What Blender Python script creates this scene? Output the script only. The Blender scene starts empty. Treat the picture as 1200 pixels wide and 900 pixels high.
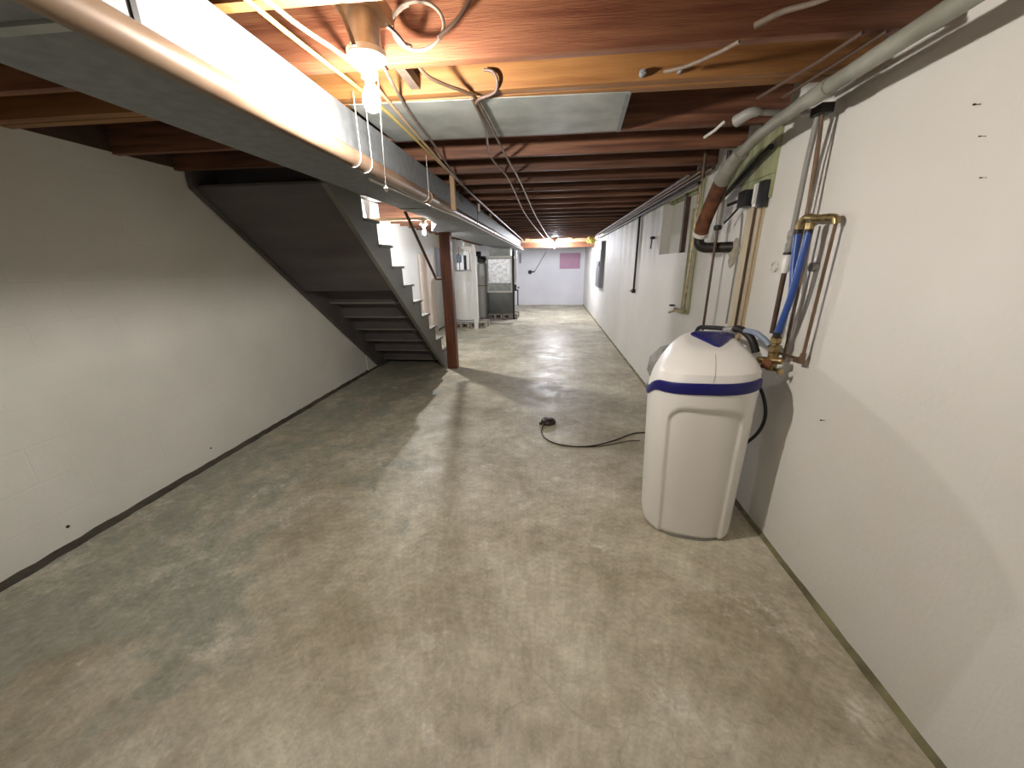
import bpy, bmesh, math, random
from mathutils import Vector, Matrix
random.seed(7)
PI = math.pi
C = bpy.context.scene.collection

# ------------------------------------------------------------------ materials
def mat(name, col, rough=0.6, metal=0.0, noise=0.0, nscale=8.0, bump=0.0, bscale=60.0, col2=None, stretch=(1, 1, 1), spec=0.5, coat=0.0, obj_random=0.0):
    m = bpy.data.materials.new(name); m.use_nodes = True
    nt = m.node_tree; n = nt.nodes; l = nt.links
    b = n['Principled BSDF']
    b.inputs['Roughness'].default_value = rough
    b.inputs['Metallic'].default_value = metal
    b.inputs['Specular IOR Level'].default_value = spec
    b.inputs['Coat Weight'].default_value = coat
    b.inputs['Base Color'].default_value = (*col, 1)
    tc = n.new('ShaderNodeNewGeometry')
    mp = n.new('ShaderNodeMapping'); mp.inputs['Scale'].default_value = stretch
    l.new(tc.outputs['Position'], mp.inputs['Vector'])
    if noise > 0 or col2:
        nz = n.new('ShaderNodeTexNoise'); nz.inputs['Scale'].default_value = nscale; nz.inputs['Detail'].default_value = 6
        l.new(mp.outputs[0], nz.inputs['Vector'])
        r = n.new('ShaderNodeValToRGB'); r.color_ramp.elements[0].position = 0.35; r.color_ramp.elements[1].position = 0.65
        c2 = col2 if col2 else tuple(c * (1 - noise) for c in col)
        r.color_ramp.elements[0].color = (*c2, 1); r.color_ramp.elements[1].color = (*col, 1)
        l.new(nz.outputs['Fac'], r.inputs['Fac'])
        out = r.outputs[0]
        if obj_random > 0:
            oi = n.new('ShaderNodeObjectInfo')
            mr = n.new('ShaderNodeMapRange'); mr.inputs['To Min'].default_value = 1 - obj_random; mr.inputs['To Max'].default_value = 1 + obj_random * .5
            l.new(oi.outputs['Random'], mr.inputs['Value'])
            hs = n.new('ShaderNodeHueSaturation'); l.new(mr.outputs[0], hs.inputs['Value']); l.new(out, hs.inputs['Color']); out = hs.outputs[0]
        l.new(out, b.inputs['Base Color'])
    if bump > 0:
        nb = n.new('ShaderNodeTexNoise'); nb.inputs['Scale'].default_value = bscale; nb.inputs['Detail'].default_value = 4
        l.new(mp.outputs[0], nb.inputs['Vector'])
        bp = n.new('ShaderNodeBump'); bp.inputs['Strength'].default_value = bump; bp.inputs['Distance'].default_value = 0.01
        l.new(nb.outputs['Fac'], bp.inputs['Height']); l.new(bp.outputs[0], b.inputs['Normal'])
    return m

def emit(name, col, strength):
    m = bpy.data.materials.new(name); m.use_nodes = True
    nt = m.node_tree; b = nt.nodes['Principled BSDF']
    b.inputs['Base Color'].default_value = (*col, 1)
    b.inputs['Emission Color'].default_value = (*col, 1); b.inputs['Emission Strength'].default_value = strength
    return m

def concrete_floor():
    m = bpy.data.materials.new('stained_concrete'); m.use_nodes = True
    nt = m.node_tree; n = nt.nodes; l = nt.links; b = n['Principled BSDF']
    g = n.new('ShaderNodeNewGeometry')
    def noise(scale, detail=6, rough=.6, dist=0.0):
        z = n.new('ShaderNodeTexNoise'); z.inputs['Scale'].default_value = scale; z.inputs['Detail'].default_value = detail
        z.inputs['Roughness'].default_value = rough; z.inputs['Distortion'].default_value = dist
        l.new(g.outputs['Position'], z.inputs['Vector']); return z.outputs['Fac']
    def ramp(src, p0, p1, c0=(0, 0, 0), c1=(1, 1, 1)):
        r = n.new('ShaderNodeValToRGB'); r.color_ramp.elements[0].position = p0; r.color_ramp.elements[1].position = p1
        r.color_ramp.elements[0].color = (*c0, 1); r.color_ramp.elements[1].color = (*c1, 1); l.new(src, r.inputs[0]); return r.outputs[0]
    def mix(f, a, c, mode='MIX'):
        x = n.new('ShaderNodeMix'); x.data_type = 'RGBA'; x.blend_type = mode
        if isinstance(f, float): x.inputs[0].default_value = f
        else: l.new(f, x.inputs[0])
        l.new(a, x.inputs[6])
        if isinstance(c, tuple): x.inputs[7].default_value = (*c, 1)
        else: l.new(c, x.inputs[7])
        return x.outputs[2]
    base = ramp(noise(1.3, 10, .68, .1), .38, .62, (.46, .405, .29), (.80, .76, .62))
    # grey green worn sealer patches, mostly towards the left wall
    sx = n.new('ShaderNodeSeparateXYZ'); l.new(g.outputs['Position'], sx.inputs[0])
    mr = n.new('ShaderNodeMapRange'); mr.inputs['From Min'].default_value = -0.2; mr.inputs['From Max'].default_value = -2.4
    mr.inputs['To Min'].default_value = -.12; mr.inputs['To Max'].default_value = .12; l.new(sx.outputs['X'], mr.inputs['Value'])
    ad = n.new('ShaderNodeMath'); ad.operation = 'ADD'; l.new(noise(1.5, 12, .74, .2), ad.inputs[0]); l.new(mr.outputs[0], ad.inputs[1])
    c = mix(ramp(ad.outputs[0], .51, .60), base, (.45, .46, .38))
    # pale scuffed flakes
    c = mix(ramp(noise(3.4, 12, .78, .15), .55, .63, (0, 0, 0), (.6, .6, .6)), c, (.88, .86, .76))
    # dark brown stains
    c = mix(ramp(noise(3.0, 12, .78, .1), .60, .75, (0, 0, 0), (.5, .5, .5)), c, (.34, .29, .20))
    c = mix(.45, c, ramp(noise(45, 6, .7), .3, .7, (.45, .44, .41), (1.12, 1.12, 1.12)), 'MULTIPLY')
    c = mix(.5, c, ramp(noise(11, 8, .75), .35, .7, (.5, .48, .42), (1.25, 1.25, 1.25)), 'MULTIPLY')
    # hairline cracks
    v = n.new('ShaderNodeTexVoronoi'); v.feature = 'DISTANCE_TO_EDGE'; v.inputs['Scale'].default_value = .55
    wn = n.new('ShaderNodeTexNoise'); wn.inputs['Scale'].default_value = 3; wn.inputs['Detail'].default_value = 8; l.new(g.outputs['Position'], wn.inputs['Vector'])
    va = n.new('ShaderNodeVectorMath'); va.operation = 'MULTIPLY_ADD'; l.new(wn.outputs['Color'], va.inputs[0]); va.inputs[1].default_value = (.5, .5, .5); l.new(g.outputs['Position'], va.inputs[2])
    l.new(va.outputs[0], v.inputs['Vector'])
    c = mix(ramp(v.outputs['Distance'], .0, .004, (.18, .18, .18), (0, 0, 0)), c, (.12, .1, .07))
    l.new(c, b.inputs['Base Color'])
    rr = n.new('ShaderNodeMapRange'); rr.inputs['From Min'].default_value = .35; rr.inputs['From Max'].default_value = .65
    rr.inputs['To Min'].default_value = .36; rr.inputs['To Max'].default_value = .60
    l.new(noise(4, 8, .7), rr.inputs['Value']); l.new(rr.outputs[0], b.inputs['Roughness'])
    b.inputs['Specular IOR Level'].default_value = .5
    bp = n.new('ShaderNodeBump'); bp.inputs['Strength'].default_value = .35; bp.inputs['Distance'].default_value = .006
    l.new(noise(28, 8, .7), bp.inputs['Height']); l.new(bp.outputs[0], b.inputs['Normal'])
    return m

def wall_paint(name, col, col2, lines=0.0, streaks=False, blotch=1.6):
    m = mat(name, col, .62, 0, .1, blotch, .12, 55, col2=col2)
    nt = m.node_tree; n = nt.nodes; l = nt.links; b = n['Principled BSDF']
    g = n.new('ShaderNodeNewGeometry')
    if lines > 0:   # faint block courses showing through the paint
        br = n.new('ShaderNodeTexBrick'); br.inputs['Scale'].default_value = 1
        br.inputs['Brick Width'].default_value = .4; br.inputs['Row Height'].default_value = .2; br.inputs['Mortar Size'].default_value = .006
        br.inputs['Mortar Smooth'].default_value = .6
        mp = n.new('ShaderNodeMapping'); mp.inputs['Rotation'].default_value = (0, 0, 0)
        sx = n.new('ShaderNodeSeparateXYZ'); cx = n.new('ShaderNodeCombineXYZ')
        l.new(g.outputs['Position'], sx.inputs[0]); l.new(sx.outputs['Y'], cx.inputs['X']); l.new(sx.outputs['Z'], cx.inputs['Y'])
        l.new(cx.outputs[0], br.inputs['Vector'])
        bp = n.new('ShaderNodeBump'); bp.invert = True; bp.inputs['Strength'].default_value = lines; bp.inputs['Distance'].default_value = .004
        l.new(br.outputs['Fac'], bp.inputs['Height'])
        old = b.inputs['Normal'].links[0].from_socket; l.new(old, bp.inputs['Normal']); l.new(bp.outputs[0], b.inputs['Normal'])
    if streaks:     # runs of whitewash down the upper wall
        nz = n.new('ShaderNodeTexNoise'); nz.inputs['Scale'].default_value = 5; nz.inputs['Detail'].default_value = 5
        mp = n.new('ShaderNodeMapping'); mp.inputs['Scale'].default_value = (1, 1, .12); l.new(g.outputs['Position'], mp.inputs[0]); l.new(mp.outputs[0], nz.inputs['Vector'])
        r = n.new('ShaderNodeValToRGB'); r.color_ramp.elements[0].position = .4; r.color_ramp.elements[1].position = .6
        r.color_ramp.elements[0].color = (.68, .67, .63, 1); r.color_ramp.elements[1].color = (1, 1, 1, 1); l.new(nz.outputs['Fac'], r.inputs[0])
        sx = n.new('ShaderNodeSeparateXYZ'); l.new(g.outputs['Position'], sx.inputs[0])
        a = n.new('ShaderNodeMapRange'); a.inputs['From Min'].default_value = 1.35; a.inputs['From Max'].default_value = 1.6; l.new(sx.outputs['Z'], a.inputs['Value'])
        c = n.new('ShaderNodeMapRange'); c.inputs['From Min'].default_value = 4.4; c.inputs['From Max'].default_value = 4.7; l.new(sx.outputs['Y'], c.inputs['Value'])
        mu = n.new('ShaderNodeMath'); mu.operation = 'MULTIPLY'; l.new(a.outputs[0], mu.inputs[0]); l.new(c.outputs[0], mu.inputs[1])
        x = n.new('ShaderNodeMix'); x.data_type = 'RGBA'; x.blend_type = 'MULTIPLY'
        l.new(mu.outputs[0], x.inputs[0]); old = b.inputs['Base Color'].links[0].from_socket
        l.new(old, x.inputs[6]); l.new(r.outputs[0], x.inputs[7]); l.new(x.outputs[2], b.inputs['Base Color'])
    return m

M = {
    'floor': concrete_floor(),
    'wall_l': wall_paint('grey_white_wall_paint', (.80, .80, .755), (.72, .72, .67), .3),
    'wall_r': wall_paint('cream_wall_paint', (.79, .78, .75), (.72, .705, .665), .06, True, 1.1),
    'wall_b': wall_paint('pale_wall_paint', (.80, .80, .84), (.74, .74, .79), .12),
    'stairwell': mat('white_stairwell_paint', (.82, .82, .80), .6, 0, .04, 3),
    'joist': mat('old_red_brown_lumber', (.23, .10, .053), .6, 0, .5, 3.5, .25, 30, col2=(.085, .03, .016), stretch=(.5, 9, 9), obj_random=.3),
    'joist_o': mat('orange_lumber', (.34, .16, .05), .55, 0, .4, 3.5, .2, 30, col2=(.21, .085, .024), stretch=(.5, 9, 9)),
    'joist_r': mat('reddish_lumber', (.25, .105, .05), .6, 0, .4, 3.5, .25, 30, col2=(.14, .045, .02), stretch=(.6, 9, 9)),
    'subfloor': mat('dark_board_subfloor', (.10, .035, .02), .7, 0, .5, 3, .2, 30, stretch=(.5, 7, 1)),
    'beam': mat('brown_beam', (.24, .10, .05), .6, 0, .4, 4, .2, 30, stretch=(.5, 9, 9)),
    'stud': mat('pale_lumber', (.50, .33, .19), .6, 0, .3, 4, stretch=(1, 1, .2)),
    'galv': mat('galvanised_sheet', (.235, .25, .265), .55, .15, .25, 22, .05, 40, col2=(.18, .195, .21)),
    'galv_dull': mat('dull_galvanised_sheet', (.40, .42, .40), .5, .35, .25, 9, .08, 30, col2=(.29, .31, .30)),
    'pipe_tan': mat('tan_brown_pipe', (.25, .17, .115), .38, .1, .2, 6, .03, 40, col2=(.18, .11, .07)),
    'pipe_grey': mat('grey_drain_pipe', (.30, .30, .26), .45, .1, .3, 7, .05, 40, col2=(.21, .21, .17)),
    'rust': mat('rusty_cast_iron', (.20, .075, .03), .85, .1, .4, 18, .6, 60, col2=(.09, .035, .02)),
    'iron': mat('dark_iron', (.035, .03, .025), .5, .4, .3, 20),
    'brown_pipe': mat('brown_weathered_pipe', (.12, .07, .045), .5, .4, .3, 20),
    'copper': mat('tarnished_copper', (.30, .20, .13), .42, .75, .3, 12, col2=(.19, .13, .09)),
    'brass': mat('brass', (.50, .38, .19), .35, .8, .4, 40, col2=(.20, .14, .06)),
    'grey_tube': mat('grey_plastic_tube', (.30, .29, .27), .45, 0, .1, 9),
    'white_tube': mat('white_tube', (.72, .70, .66), .45),
    'blue_tube': mat('blue_plastic_tube', (.03, .085, .34), .35, 0, .1, 9),
    'bluegrey': mat('blue_grey_tube', (.24, .30, .40), .45),
    'black': mat('black_rubber', (.012, .012, .013), .5),
    'black_box': mat('black_plastic', (.016, .016, .02), .45),
    'nm_yellow': mat('yellow_cable_sheath', (.50, .37, .11), .45),
    'nm_white': mat('ivory_cable_sheath', (.45, .31, .19), .45),
    'cloth_wire': mat('old_grey_cable', (.17, .13, .10), .7, 0, .3, 40),
    'brown_wire': mat('dark_brown_cable', (.09, .055, .04), .6),
    'porcelain': mat('porcelain', (.80, .78, .74), .3),
    'steel_box': mat('steel_box', (.42, .38, .34), .45, .6, .2, 30),
    'white_plastic': mat('white_plastic', (.86, .845, .81), .38, 0, .03, 3),
    'navy': mat('navy_blue_plastic', (.005, .005, .13), .45),
    'navy_panel': mat('navy_control_panel', (.02, .025, .20), .22, 0, .5, 60),
    'grey_dome': mat('mottled_grey_plastic', (.33, .32, .30), .6, 0, .4, 30, .2, 30, col2=(.2, .195, .18)),
    'stair': mat('grey_painted_wood', (.20, .195, .17), .65, 0, .15, 5, .08, 30, stretch=(1, .3, 1)),
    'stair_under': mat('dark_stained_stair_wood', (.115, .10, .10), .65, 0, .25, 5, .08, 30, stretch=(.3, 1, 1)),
    'post': mat('red_brown_post', (.20, .065, .03), .55, 0, .4, 4, .15, 25, col2=(.11, .035, .018), stretch=(6, 6, .5)),
    'enamel': mat('white_enamel', (.78, .79, .78), .35, 0, .03, 4),
    'white_wood': mat('white_painted_wood', (.80, .79, .75), .5, 0, .05, 5),
    'cream_board': mat('cream_board', (.74, .63, .54), .6, 0, .06, 3),
    'panel_grey': mat('grey_enamel_steel', (.27, .28, .31), .45, .2),
    'furnace': mat('dark_furnace_steel', (.13, .14, .13), .4, .3, .2, 5),
    'foil': mat('crinkled_foil', (.62, .64, .66), .3, .85, .35, 14, 1.0, 26),
    'block': mat('concrete_block', (.40, .36, .30), .85, 0, .3, 20, .4, 60),
    'pad': mat('concrete_pad', (.50, .46, .39), .8, 0, .2, 6, .2, 50),
    'pink': mat('pink_foam_board', (.52, .30, .42), .7, 0, .08, 6),
    'pale_pane': mat('boarded_pane', (.78, .77, .72), .5, 0, .12, 4, stretch=(1, 1, .2)),
    'wood_dark': mat('dark_weathered_wood', (.09, .05, .035), .7, 0, .3, 12),
    'fiber': mat('yellow_fibreglass', (.55, .45, .10), .95, 0, .4, 25, .8, 40),
    'green_wood': mat('greenish_stained_strip', (.40, .42, .24), .65, 0, .4, 12, col2=(.20, .21, .10), stretch=(1, 1, .25)),
    'cream_wood': mat('cream_stained_strip', (.66, .58, .42), .6, 0, .3, 9, col2=(.46, .38, .24), stretch=(1, 1, .2)),
    'plaster': mat('rough_plaster_patch', (.50, .46, .36), .9, 0, .3, 20, .5, 40),
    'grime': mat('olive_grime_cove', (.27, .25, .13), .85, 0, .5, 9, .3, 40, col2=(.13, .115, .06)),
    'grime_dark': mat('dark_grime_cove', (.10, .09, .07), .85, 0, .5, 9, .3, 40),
    'rubber_brown': mat('dark_brown_rubber', (.03, .018, .012), .45),
    'bulb_a': emit('lit_bulb_warm', (1.0, .935, .85), 440),
    'bulb_b': emit('lit_bulb_neutral', (1.0, .97, .95), 620),
    'bulb_c': emit('lit_bulb_cool', (.88, .91, 1.0), 1250),
}

# ------------------------------------------------------------------ mesh builder
class MB:
    def __init__(s): s.v = []; s.f = []
    def add(s, vs, fs):
        o = len(s.v); s.v += [tuple(p) for p in vs]; s.f += [tuple(i + o for i in f) for f in fs]; return s
    def box(s, x0, x1, y0, y1, z0, z1):
        vs = [(x, y, z) for z in (z0, z1) for y in (y0, y1) for x in (x0, x1)]
        return s.add(vs, [(0, 2, 3, 1), (4, 5, 7, 6), (0, 1, 5, 4), (2, 6, 7, 3), (0, 4, 6, 2), (1, 3, 7, 5)])
    def prism(s, pts, a0, a1, axis):          # pts: 2-D outline (ccw), extruded along an axis
        def P(p, a):
            return {'x': (a, p[0], p[1]), 'y': (p[0], a, p[1]), 'z': (p[0], p[1], a)}[axis]
        n = len(pts); vs = [P(p, a0) for p in pts] + [P(p, a1) for p in pts]
        return s.add(vs, [tuple(range(n))[::-1], tuple(range(n, 2 * n))] + [(i, (i + 1) % n, n + (i + 1) % n, n + i) for i in range(n)])
    def tube(s, pts, r, seg=12, smooth=0, caps=True):
        pts = [Vector(p) for p in pts]
        if smooth: pts = catmull(pts, smooth)
        rs = r if isinstance(r, (list, tuple)) else None
        n = len(pts); vs = []; fs = []
        t0 = (pts[1] - pts[0]).normalized()
        up = Vector((0, 0, 1)) if abs(t0.z) < .9 else Vector((1, 0, 0))
        nrm = (up - t0 * up.dot(t0)).normalized()
        for i, p in enumerate(pts):
            if i == 0: t = t0
            elif i == n - 1: t = (pts[i] - pts[i - 1]).normalized()
            else: t = ((pts[i] - pts[i - 1]).normalized() + (pts[i + 1] - pts[i]).normalized()).normalized()
            nrm = (nrm - t * nrm.dot(t)).normalized(); bn = t.cross(nrm)
            rad = r if rs is None else rs[0] + (rs[1] - rs[0]) * i / (n - 1)
            if 0 < i < n - 1:
                a = (pts[i] - pts[i - 1]).normalized(); c = max(.5, t.dot(a)); rad = rad / c if not smooth else rad
            for k in range(seg):
                a = 2 * PI * k / seg; vs.append(p + nrm * math.cos(a) * rad + bn * math.sin(a) * rad)
        for i in range(n - 1):
            for k in range(seg):
                k2 = (k + 1) % seg; fs.append((i * seg + k, i * seg + k2, (i + 1) * seg + k2, (i + 1) * seg + k))
        if caps: fs.append(tuple(range(seg))[::-1]); fs.append(tuple((n - 1) * seg + k for k in range(seg)))
        return s.add(vs, fs)
    def lathe(s, prof, c, axis='z', seg=24):  # prof: (radius, height) list from bottom to top
        vs = []; fs = []
        for r, h in prof:
            for k in range(seg):
                a = 2 * PI * k / seg; u, w = r * math.cos(a), r * math.sin(a)
                vs.append({'z': (c[0] + u, c[1] + w, c[2] + h), 'x': (c[0] + h, c[1] + u, c[2] + w), 'y': (c[0] + w, c[1] + h, c[2] + u)}[axis])
        for i in range(len(prof) - 1):
            for k in range(seg):
                k2 = (k + 1) % seg; fs.append((i * seg + k, i * seg + k2, (i + 1) * seg + k2, (i + 1) * seg + k))
        fs.append(tuple(range(seg))[::-1]); fs.append(tuple((len(prof) - 1) * seg + k for k in range(seg)))
        return s.add(vs, fs)
    def build(s, name, m, parent=None, base=None, bevel=0.0, sharp=35):
        me = bpy.data.meshes.new(name)
        wl = Vector(parent['_w']) if parent is not None else Vector(base if base else (0, 0, 0))
        me.from_pydata([Vector(p) - wl for p in s.v], [], s.f); me.update()
        bm = bmesh.new(); bm.from_mesh(me); bmesh.ops.recalc_face_normals(bm, faces=bm.faces)
        if bevel > 0:
            ed = [e for e in bm.edges if len(e.link_faces) == 2 and e.calc_face_angle(0) > .6]
            bmesh.ops.bevel(bm, geom=ed, offset=bevel, segments=2, affect='EDGES', profile=.7)
        bm.to_mesh(me); bm.free()
        me.shade_smooth(); me.set_sharp_from_angle(angle=math.radians(sharp))
        me.materials.append(m)
        o = bpy.data.objects.new(name, me); C.objects.link(o)
        if parent is not None: o.parent = parent; o['_w'] = list(wl)
        else: o.location = wl; o['_w'] = list(wl)
        return o

def catmull(pts, k):
    out = []; n = len(pts)
    for i in range(n - 1):
        p0 = pts[max(i - 1, 0)]; p1 = pts[i]; p2 = pts[i + 1]; p3 = pts[min(i + 2, n - 1)]
        for j in range(k):
            t = j / k
            out.append(.5 * ((2 * p1) + (p2 - p0) * t + (2 * p0 - 5 * p1 + 4 * p2 - p3) * t * t + (3 * p1 - p0 - 3 * p2 + p3) * t ** 3))
    out.append(pts[-1]); return out

def thing(name, label, cat, loc, group=None):
    o = bpy.data.objects.new(name, None); C.objects.link(o); o.location = loc; o['_w'] = list(loc)
    o.empty_display_size = .1
    o['label'] = label; o['category'] = cat
    if group: o['group'] = group
    return o
def tag(o, label, cat, group=None):
    o['label'] = label; o['category'] = cat
    if group: o['group'] = group
    return o
def struct(o): o['kind'] = 'structure'; return o
def single(mb, name, m, base, label, cat, group=None, **k):
    return tag(mb.build(name, m, None, base, **k), label, cat, group)

XL, XR, YB, YF = -2.61, 1.19, 14.05, -2.4      # left wall, right wall, far wall, wall behind the camera
ZJ, ZS, WT = 2.10, 2.33, 2.13                  # joist underside, subfloor, masonry top

# ------------------------------------------------------------------ the room
struct(MB().box(XL - .2, XR + .4, YF - .2, YB + .2, -.1, 0).build('floor', M['floor']))
mb = MB()   # subfloor with the stairwell opening
SY0, SY1, SX = 2.66, 5.86, -1.47
mb.box(XL - .2, XR + .4, YF - .2, SY0, ZS, ZS + .03).box(XL - .2, XR + .4, SY1, YB + .2, ZS, ZS + .03).box(SX, XR + .4, SY0, SY1, ZS, ZS + .03)
struct(mb.build('ceiling', M['subfloor']))
struct(MB().box(XL - .2, XL, YF - .2, YB + .2, 0, ZS).build('wall_left', M['wall_l']))
struct(MB().box(XL - .2, XR + .4, YB, YB + .2, 0, ZS).build('wall_back', M['wall_b']))
struct(MB().box(XL - .2, XR + .4, YF - .2, YF, 0, ZS).build('wall_front', M['wall_r']))
# right wall with the boarded window recess
WY0, WY1, WZ0, WZ1 = 3.50, 4.50, 1.53, 2.06
mb = MB().box(XR, XR + .3, YF, WY0, 0, ZS).box(XR, XR + .3, WY1, YB, 0, ZS).box(XR, XR + .3, WY0, WY1, 0, WZ0).box(XR, XR + .3, WY0, WY1, WZ1, ZS)
struct(mb.build('wall_right', M['wall_r']))
w = struct(MB().box(XR + .10, XR + .13, WY0, WY1, WZ0, WZ1).build('window_1', M['pale_pane']))
MB().box(XR + .06, XR + .10, 3.97, 4.02, WZ0, WZ1).build('mullion', M['wood_dark'], w)
MB().box(XR + .07, XR + .10, WY0, WY1, WZ1 - .035, WZ1).box(XR + .07, XR + .10, WY0, WY0 + .03, WZ0, WZ1 - .035).build('window_frame', M['green_wood'], w)
# stairwell shaft above the opening
mb = MB().box(XL - .2, XL, SY0 - .1, 7.2, ZS + .03, 3.6).box(XL, SX, SY0 - .1, SY0, ZS + .03, 3.6).box(SX, SX + .1, SY0 - .1, SY1 + .1, ZS + .03, 3.6).box(XL, SX, SY1, SY1 + .1, ZS + .03, 3.6).box(XL - .2, SX + .1, SY0 - .1, SY1 + .1, 3.6, 3.7)
struct(mb.build('wall_stairwell', M['stairwell']))
struct(MB().box(XL, XL + .012, 4.9, 8.4, 0, ZS).build('wall_panel', M['stairwell']))
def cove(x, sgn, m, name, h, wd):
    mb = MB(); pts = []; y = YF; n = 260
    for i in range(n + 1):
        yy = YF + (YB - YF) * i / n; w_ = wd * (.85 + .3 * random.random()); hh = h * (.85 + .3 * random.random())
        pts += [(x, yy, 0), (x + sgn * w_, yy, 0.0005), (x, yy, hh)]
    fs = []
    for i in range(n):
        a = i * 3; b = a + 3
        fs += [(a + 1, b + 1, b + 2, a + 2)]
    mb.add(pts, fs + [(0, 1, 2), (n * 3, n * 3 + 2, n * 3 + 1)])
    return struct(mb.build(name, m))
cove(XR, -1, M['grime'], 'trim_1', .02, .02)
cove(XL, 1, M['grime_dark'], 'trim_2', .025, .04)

mb = MB().box(XL, XL + .012, YF, 4.88, 2.115, ZS)
struct(mb.build('trim_3', M['wood_dark']))
# ------------------------------------------------------------------ joists
def joist(y0, y1, m, label, x0=XL + .013, x1=1.14, group='floor joists overhead'):
    mb = MB().box(x0, x1, y0, y1, ZJ, ZS - .001)
    o = single(mb, 'floor_joist', m, ((x0 + x1) / 2, y0, ZJ), label, 'joist', group, bevel=.003)
    return o
joist(-.08, -.04, M['joist'], 'red-brown floor joist nearest the viewer above the near duct end')
joist(.33, .37, M['joist'], 'dark floor joist, second nearest, above the near duct end')
joist(.74, .78, M['joist'], 'dark floor joist, third nearest, in the upper left shadow')
joist(1.13, 1.17, M['joist_o'], 'pale-edged floor joist crossing the yellow cables just before the near bulb')
joist(1.475, 1.515, M['joist_r'], 'reddish rough-faced floor joist that carries the near bulb fixture')
jb = joist(1.715, 1.762, M['joist_o'], 'orange double floor joist just before the grey sheet-metal pan')
jb2 = MB().box(XL + .013, 1.14, 1.772, 1.82, ZJ, ZS - .001).build('second_ply', M['joist_o'], jb, bevel=.003)
ORD = ['first', 'second', 'third', 'fourth', 'fifth', 'sixth', 'seventh', 'eighth', 'ninth', 'tenth', 'eleventh', 'twelfth', 'thirteenth', 'fourteenth', 'fifteenth', 'sixteenth', 'seventeenth', 'eighteenth', 'nineteenth', 'twentieth', 'twenty-first', 'twenty-second', 'twenty-third', 'twenty-fourth', 'twenty-fifth', 'twenty-sixth', 'twenty-seventh', 'twenty-eighth', 'twenty-ninth', 'thirtieth']
k = 0; y = 2.25
while y < 13.9:
    inside = SY0 - .05 < y < SY1 + .02
    if not (10.95 < y < 11.35):
        joist(y, y + .04, M['joist'], 'red-brown floor joist, %s beyond the grey sheet-metal pan' % ORD[k], x0=(SX if inside else XL + .013)); k += 1
    y += .4
for yy, lab in ((SY0 - .02, 'doubled header joist at the top of the stair opening'), (SY1, 'header joist at the foot of the stair opening')):
    single(MB().box(XL, SX, yy, yy + .04, ZJ, ZS - .001), 'header_joist', M['joist'], (XL, yy, ZJ), lab, 'joist')
single(MB().box(SX - .042, SX - .002, SY0 + .03, SY1 - .01, ZJ - .008, ZS - .001), 'trimmer_joist', M['joist'], (SX, SY0, ZJ), 'trimmer joist running beside the stair opening', 'joist')
# far cross beam
b = thing('cross_beam', 'brown wooden cross beam under the far joists beside the far bulb', 'beam', (0, 11.1, 1.86))
MB().box(-1.0, XR, 11.10, 11.24, 1.88, ZJ).build('beam_timber', M['beam'], b, bevel=.004)
MB().box(-.95, 1.1, 11.06, 11.10, 2.02, 2.11).build('face_board', M['stud'], b, bevel=.003)
for x in (-.68, .50): MB().box(x - .05, x + .05, 11.0, 11.06, 2.06, 2.30).build('bracket', M['stud'], b)
# sheet-metal pan in the joist bay
mb = MB()
mb.prism([(-.86, 1.765), (.30, 1.80), (.335, 2.255), (-.86, 2.255)], ZJ - .004, ZJ - .001, 'z')
pan = thing('joist_bay_pan', 'grey galvanised sheet panning the joist bay behind the near bulb', 'duct', (-.3, 2.0, ZJ))
mb.build('sheet', M['galv_dull'], pan)
MB().prism([(.285, 1.80), (.305, 1.80), (.34, 2.255), (.32, 2.255)], ZJ - .008, ZJ - .004, 'z').build('end_flange', M['galv'], pan)

# ------------------------------------------------------------------ trunk duct
DL, DR, DB, DT = -1.158, -.862, 1.865, 2.085
d = thing('trunk_duct', 'long galvanised trunk duct hanging under the joists from near left to the furnace', 'duct', (-1.0, 0, DB))
outline = [(DL, YF + .01), (DR, YF + .01), (DR, 11.0), (-1.52, 11.0), (-1.52, 4.95), (-1.22, 4.15), (DL, 3.6)]
MB().prism(outline, DB, DT, 'z').build('duct_body', M['galv'], d, bevel=.004)
MB().box(DR, DR + .004, .868, .882, DB + .03, DT).build('joint_gap', M['black'], d)
for y in (.72, 3.0, 5.6, 8.2):
    MB().box(DL, DR, y, y + .025, DB - .006, DB).build('drive_cleat', M['galv_dull'], d)
# tan pipe along the duct's lower edge
PX, PZ, PR = -.822, 1.877, .034
p = thing('tan_pipe', 'tan brown pipe running along the lower right edge of the trunk duct', 'pipe', (PX, 0, PZ))
MB().tube([(PX, YF + .01, PZ), (PX, 11.0, PZ)], PR, 24).build('pipe', M['pipe_tan'], p)
for y in (2.62, 5.4): MB().tube([(PX, y, PZ), (PX, y + .09, PZ)], PR + .006, 24).build('coupling', M['pipe_tan'], p)
# wire hangers for the pipe
def hanger(y, m, label, w=.0014):
    mb = MB().tube([(PX + (PR + .003) * math.cos(a_), y, PZ + (PR + .003) * math.sin(a_)) for a_ in [PI + PI * q / 8 for q in range(9)]] + [(PX + PR + .003, y, ZJ)], w, 6)
    single(mb, 'pipe_hanger', m, (PX, y, ZJ), label, 'hanger', 'wire hangers holding the tan pipe')
hanger(1.66, M['white_tube'], 'white wire pipe hanger on the tan pipe just past the near bulb', .0016)
hanger(1.76, M['white_tube'], 'second white wire pipe hanger, just beyond the one past the near bulb', .0016)
hanger(2.55, M['white_tube'], 'white wire pipe hanger before the pale wooden hanger stick', .0014)
hanger(4.2, M['cloth_wire'], 'dull wire pipe hanger beyond the pale wooden hanger stick', .002)
single(MB().box(-.79, -.755, 3.12, 3.16, 1.86, 2.20), 'hanger_stick', M['stud'], (-.77, 3.12, 1.86), 'pale wooden hanger stick nailed down beside the trunk duct', 'hanger', bevel=.003)
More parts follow.
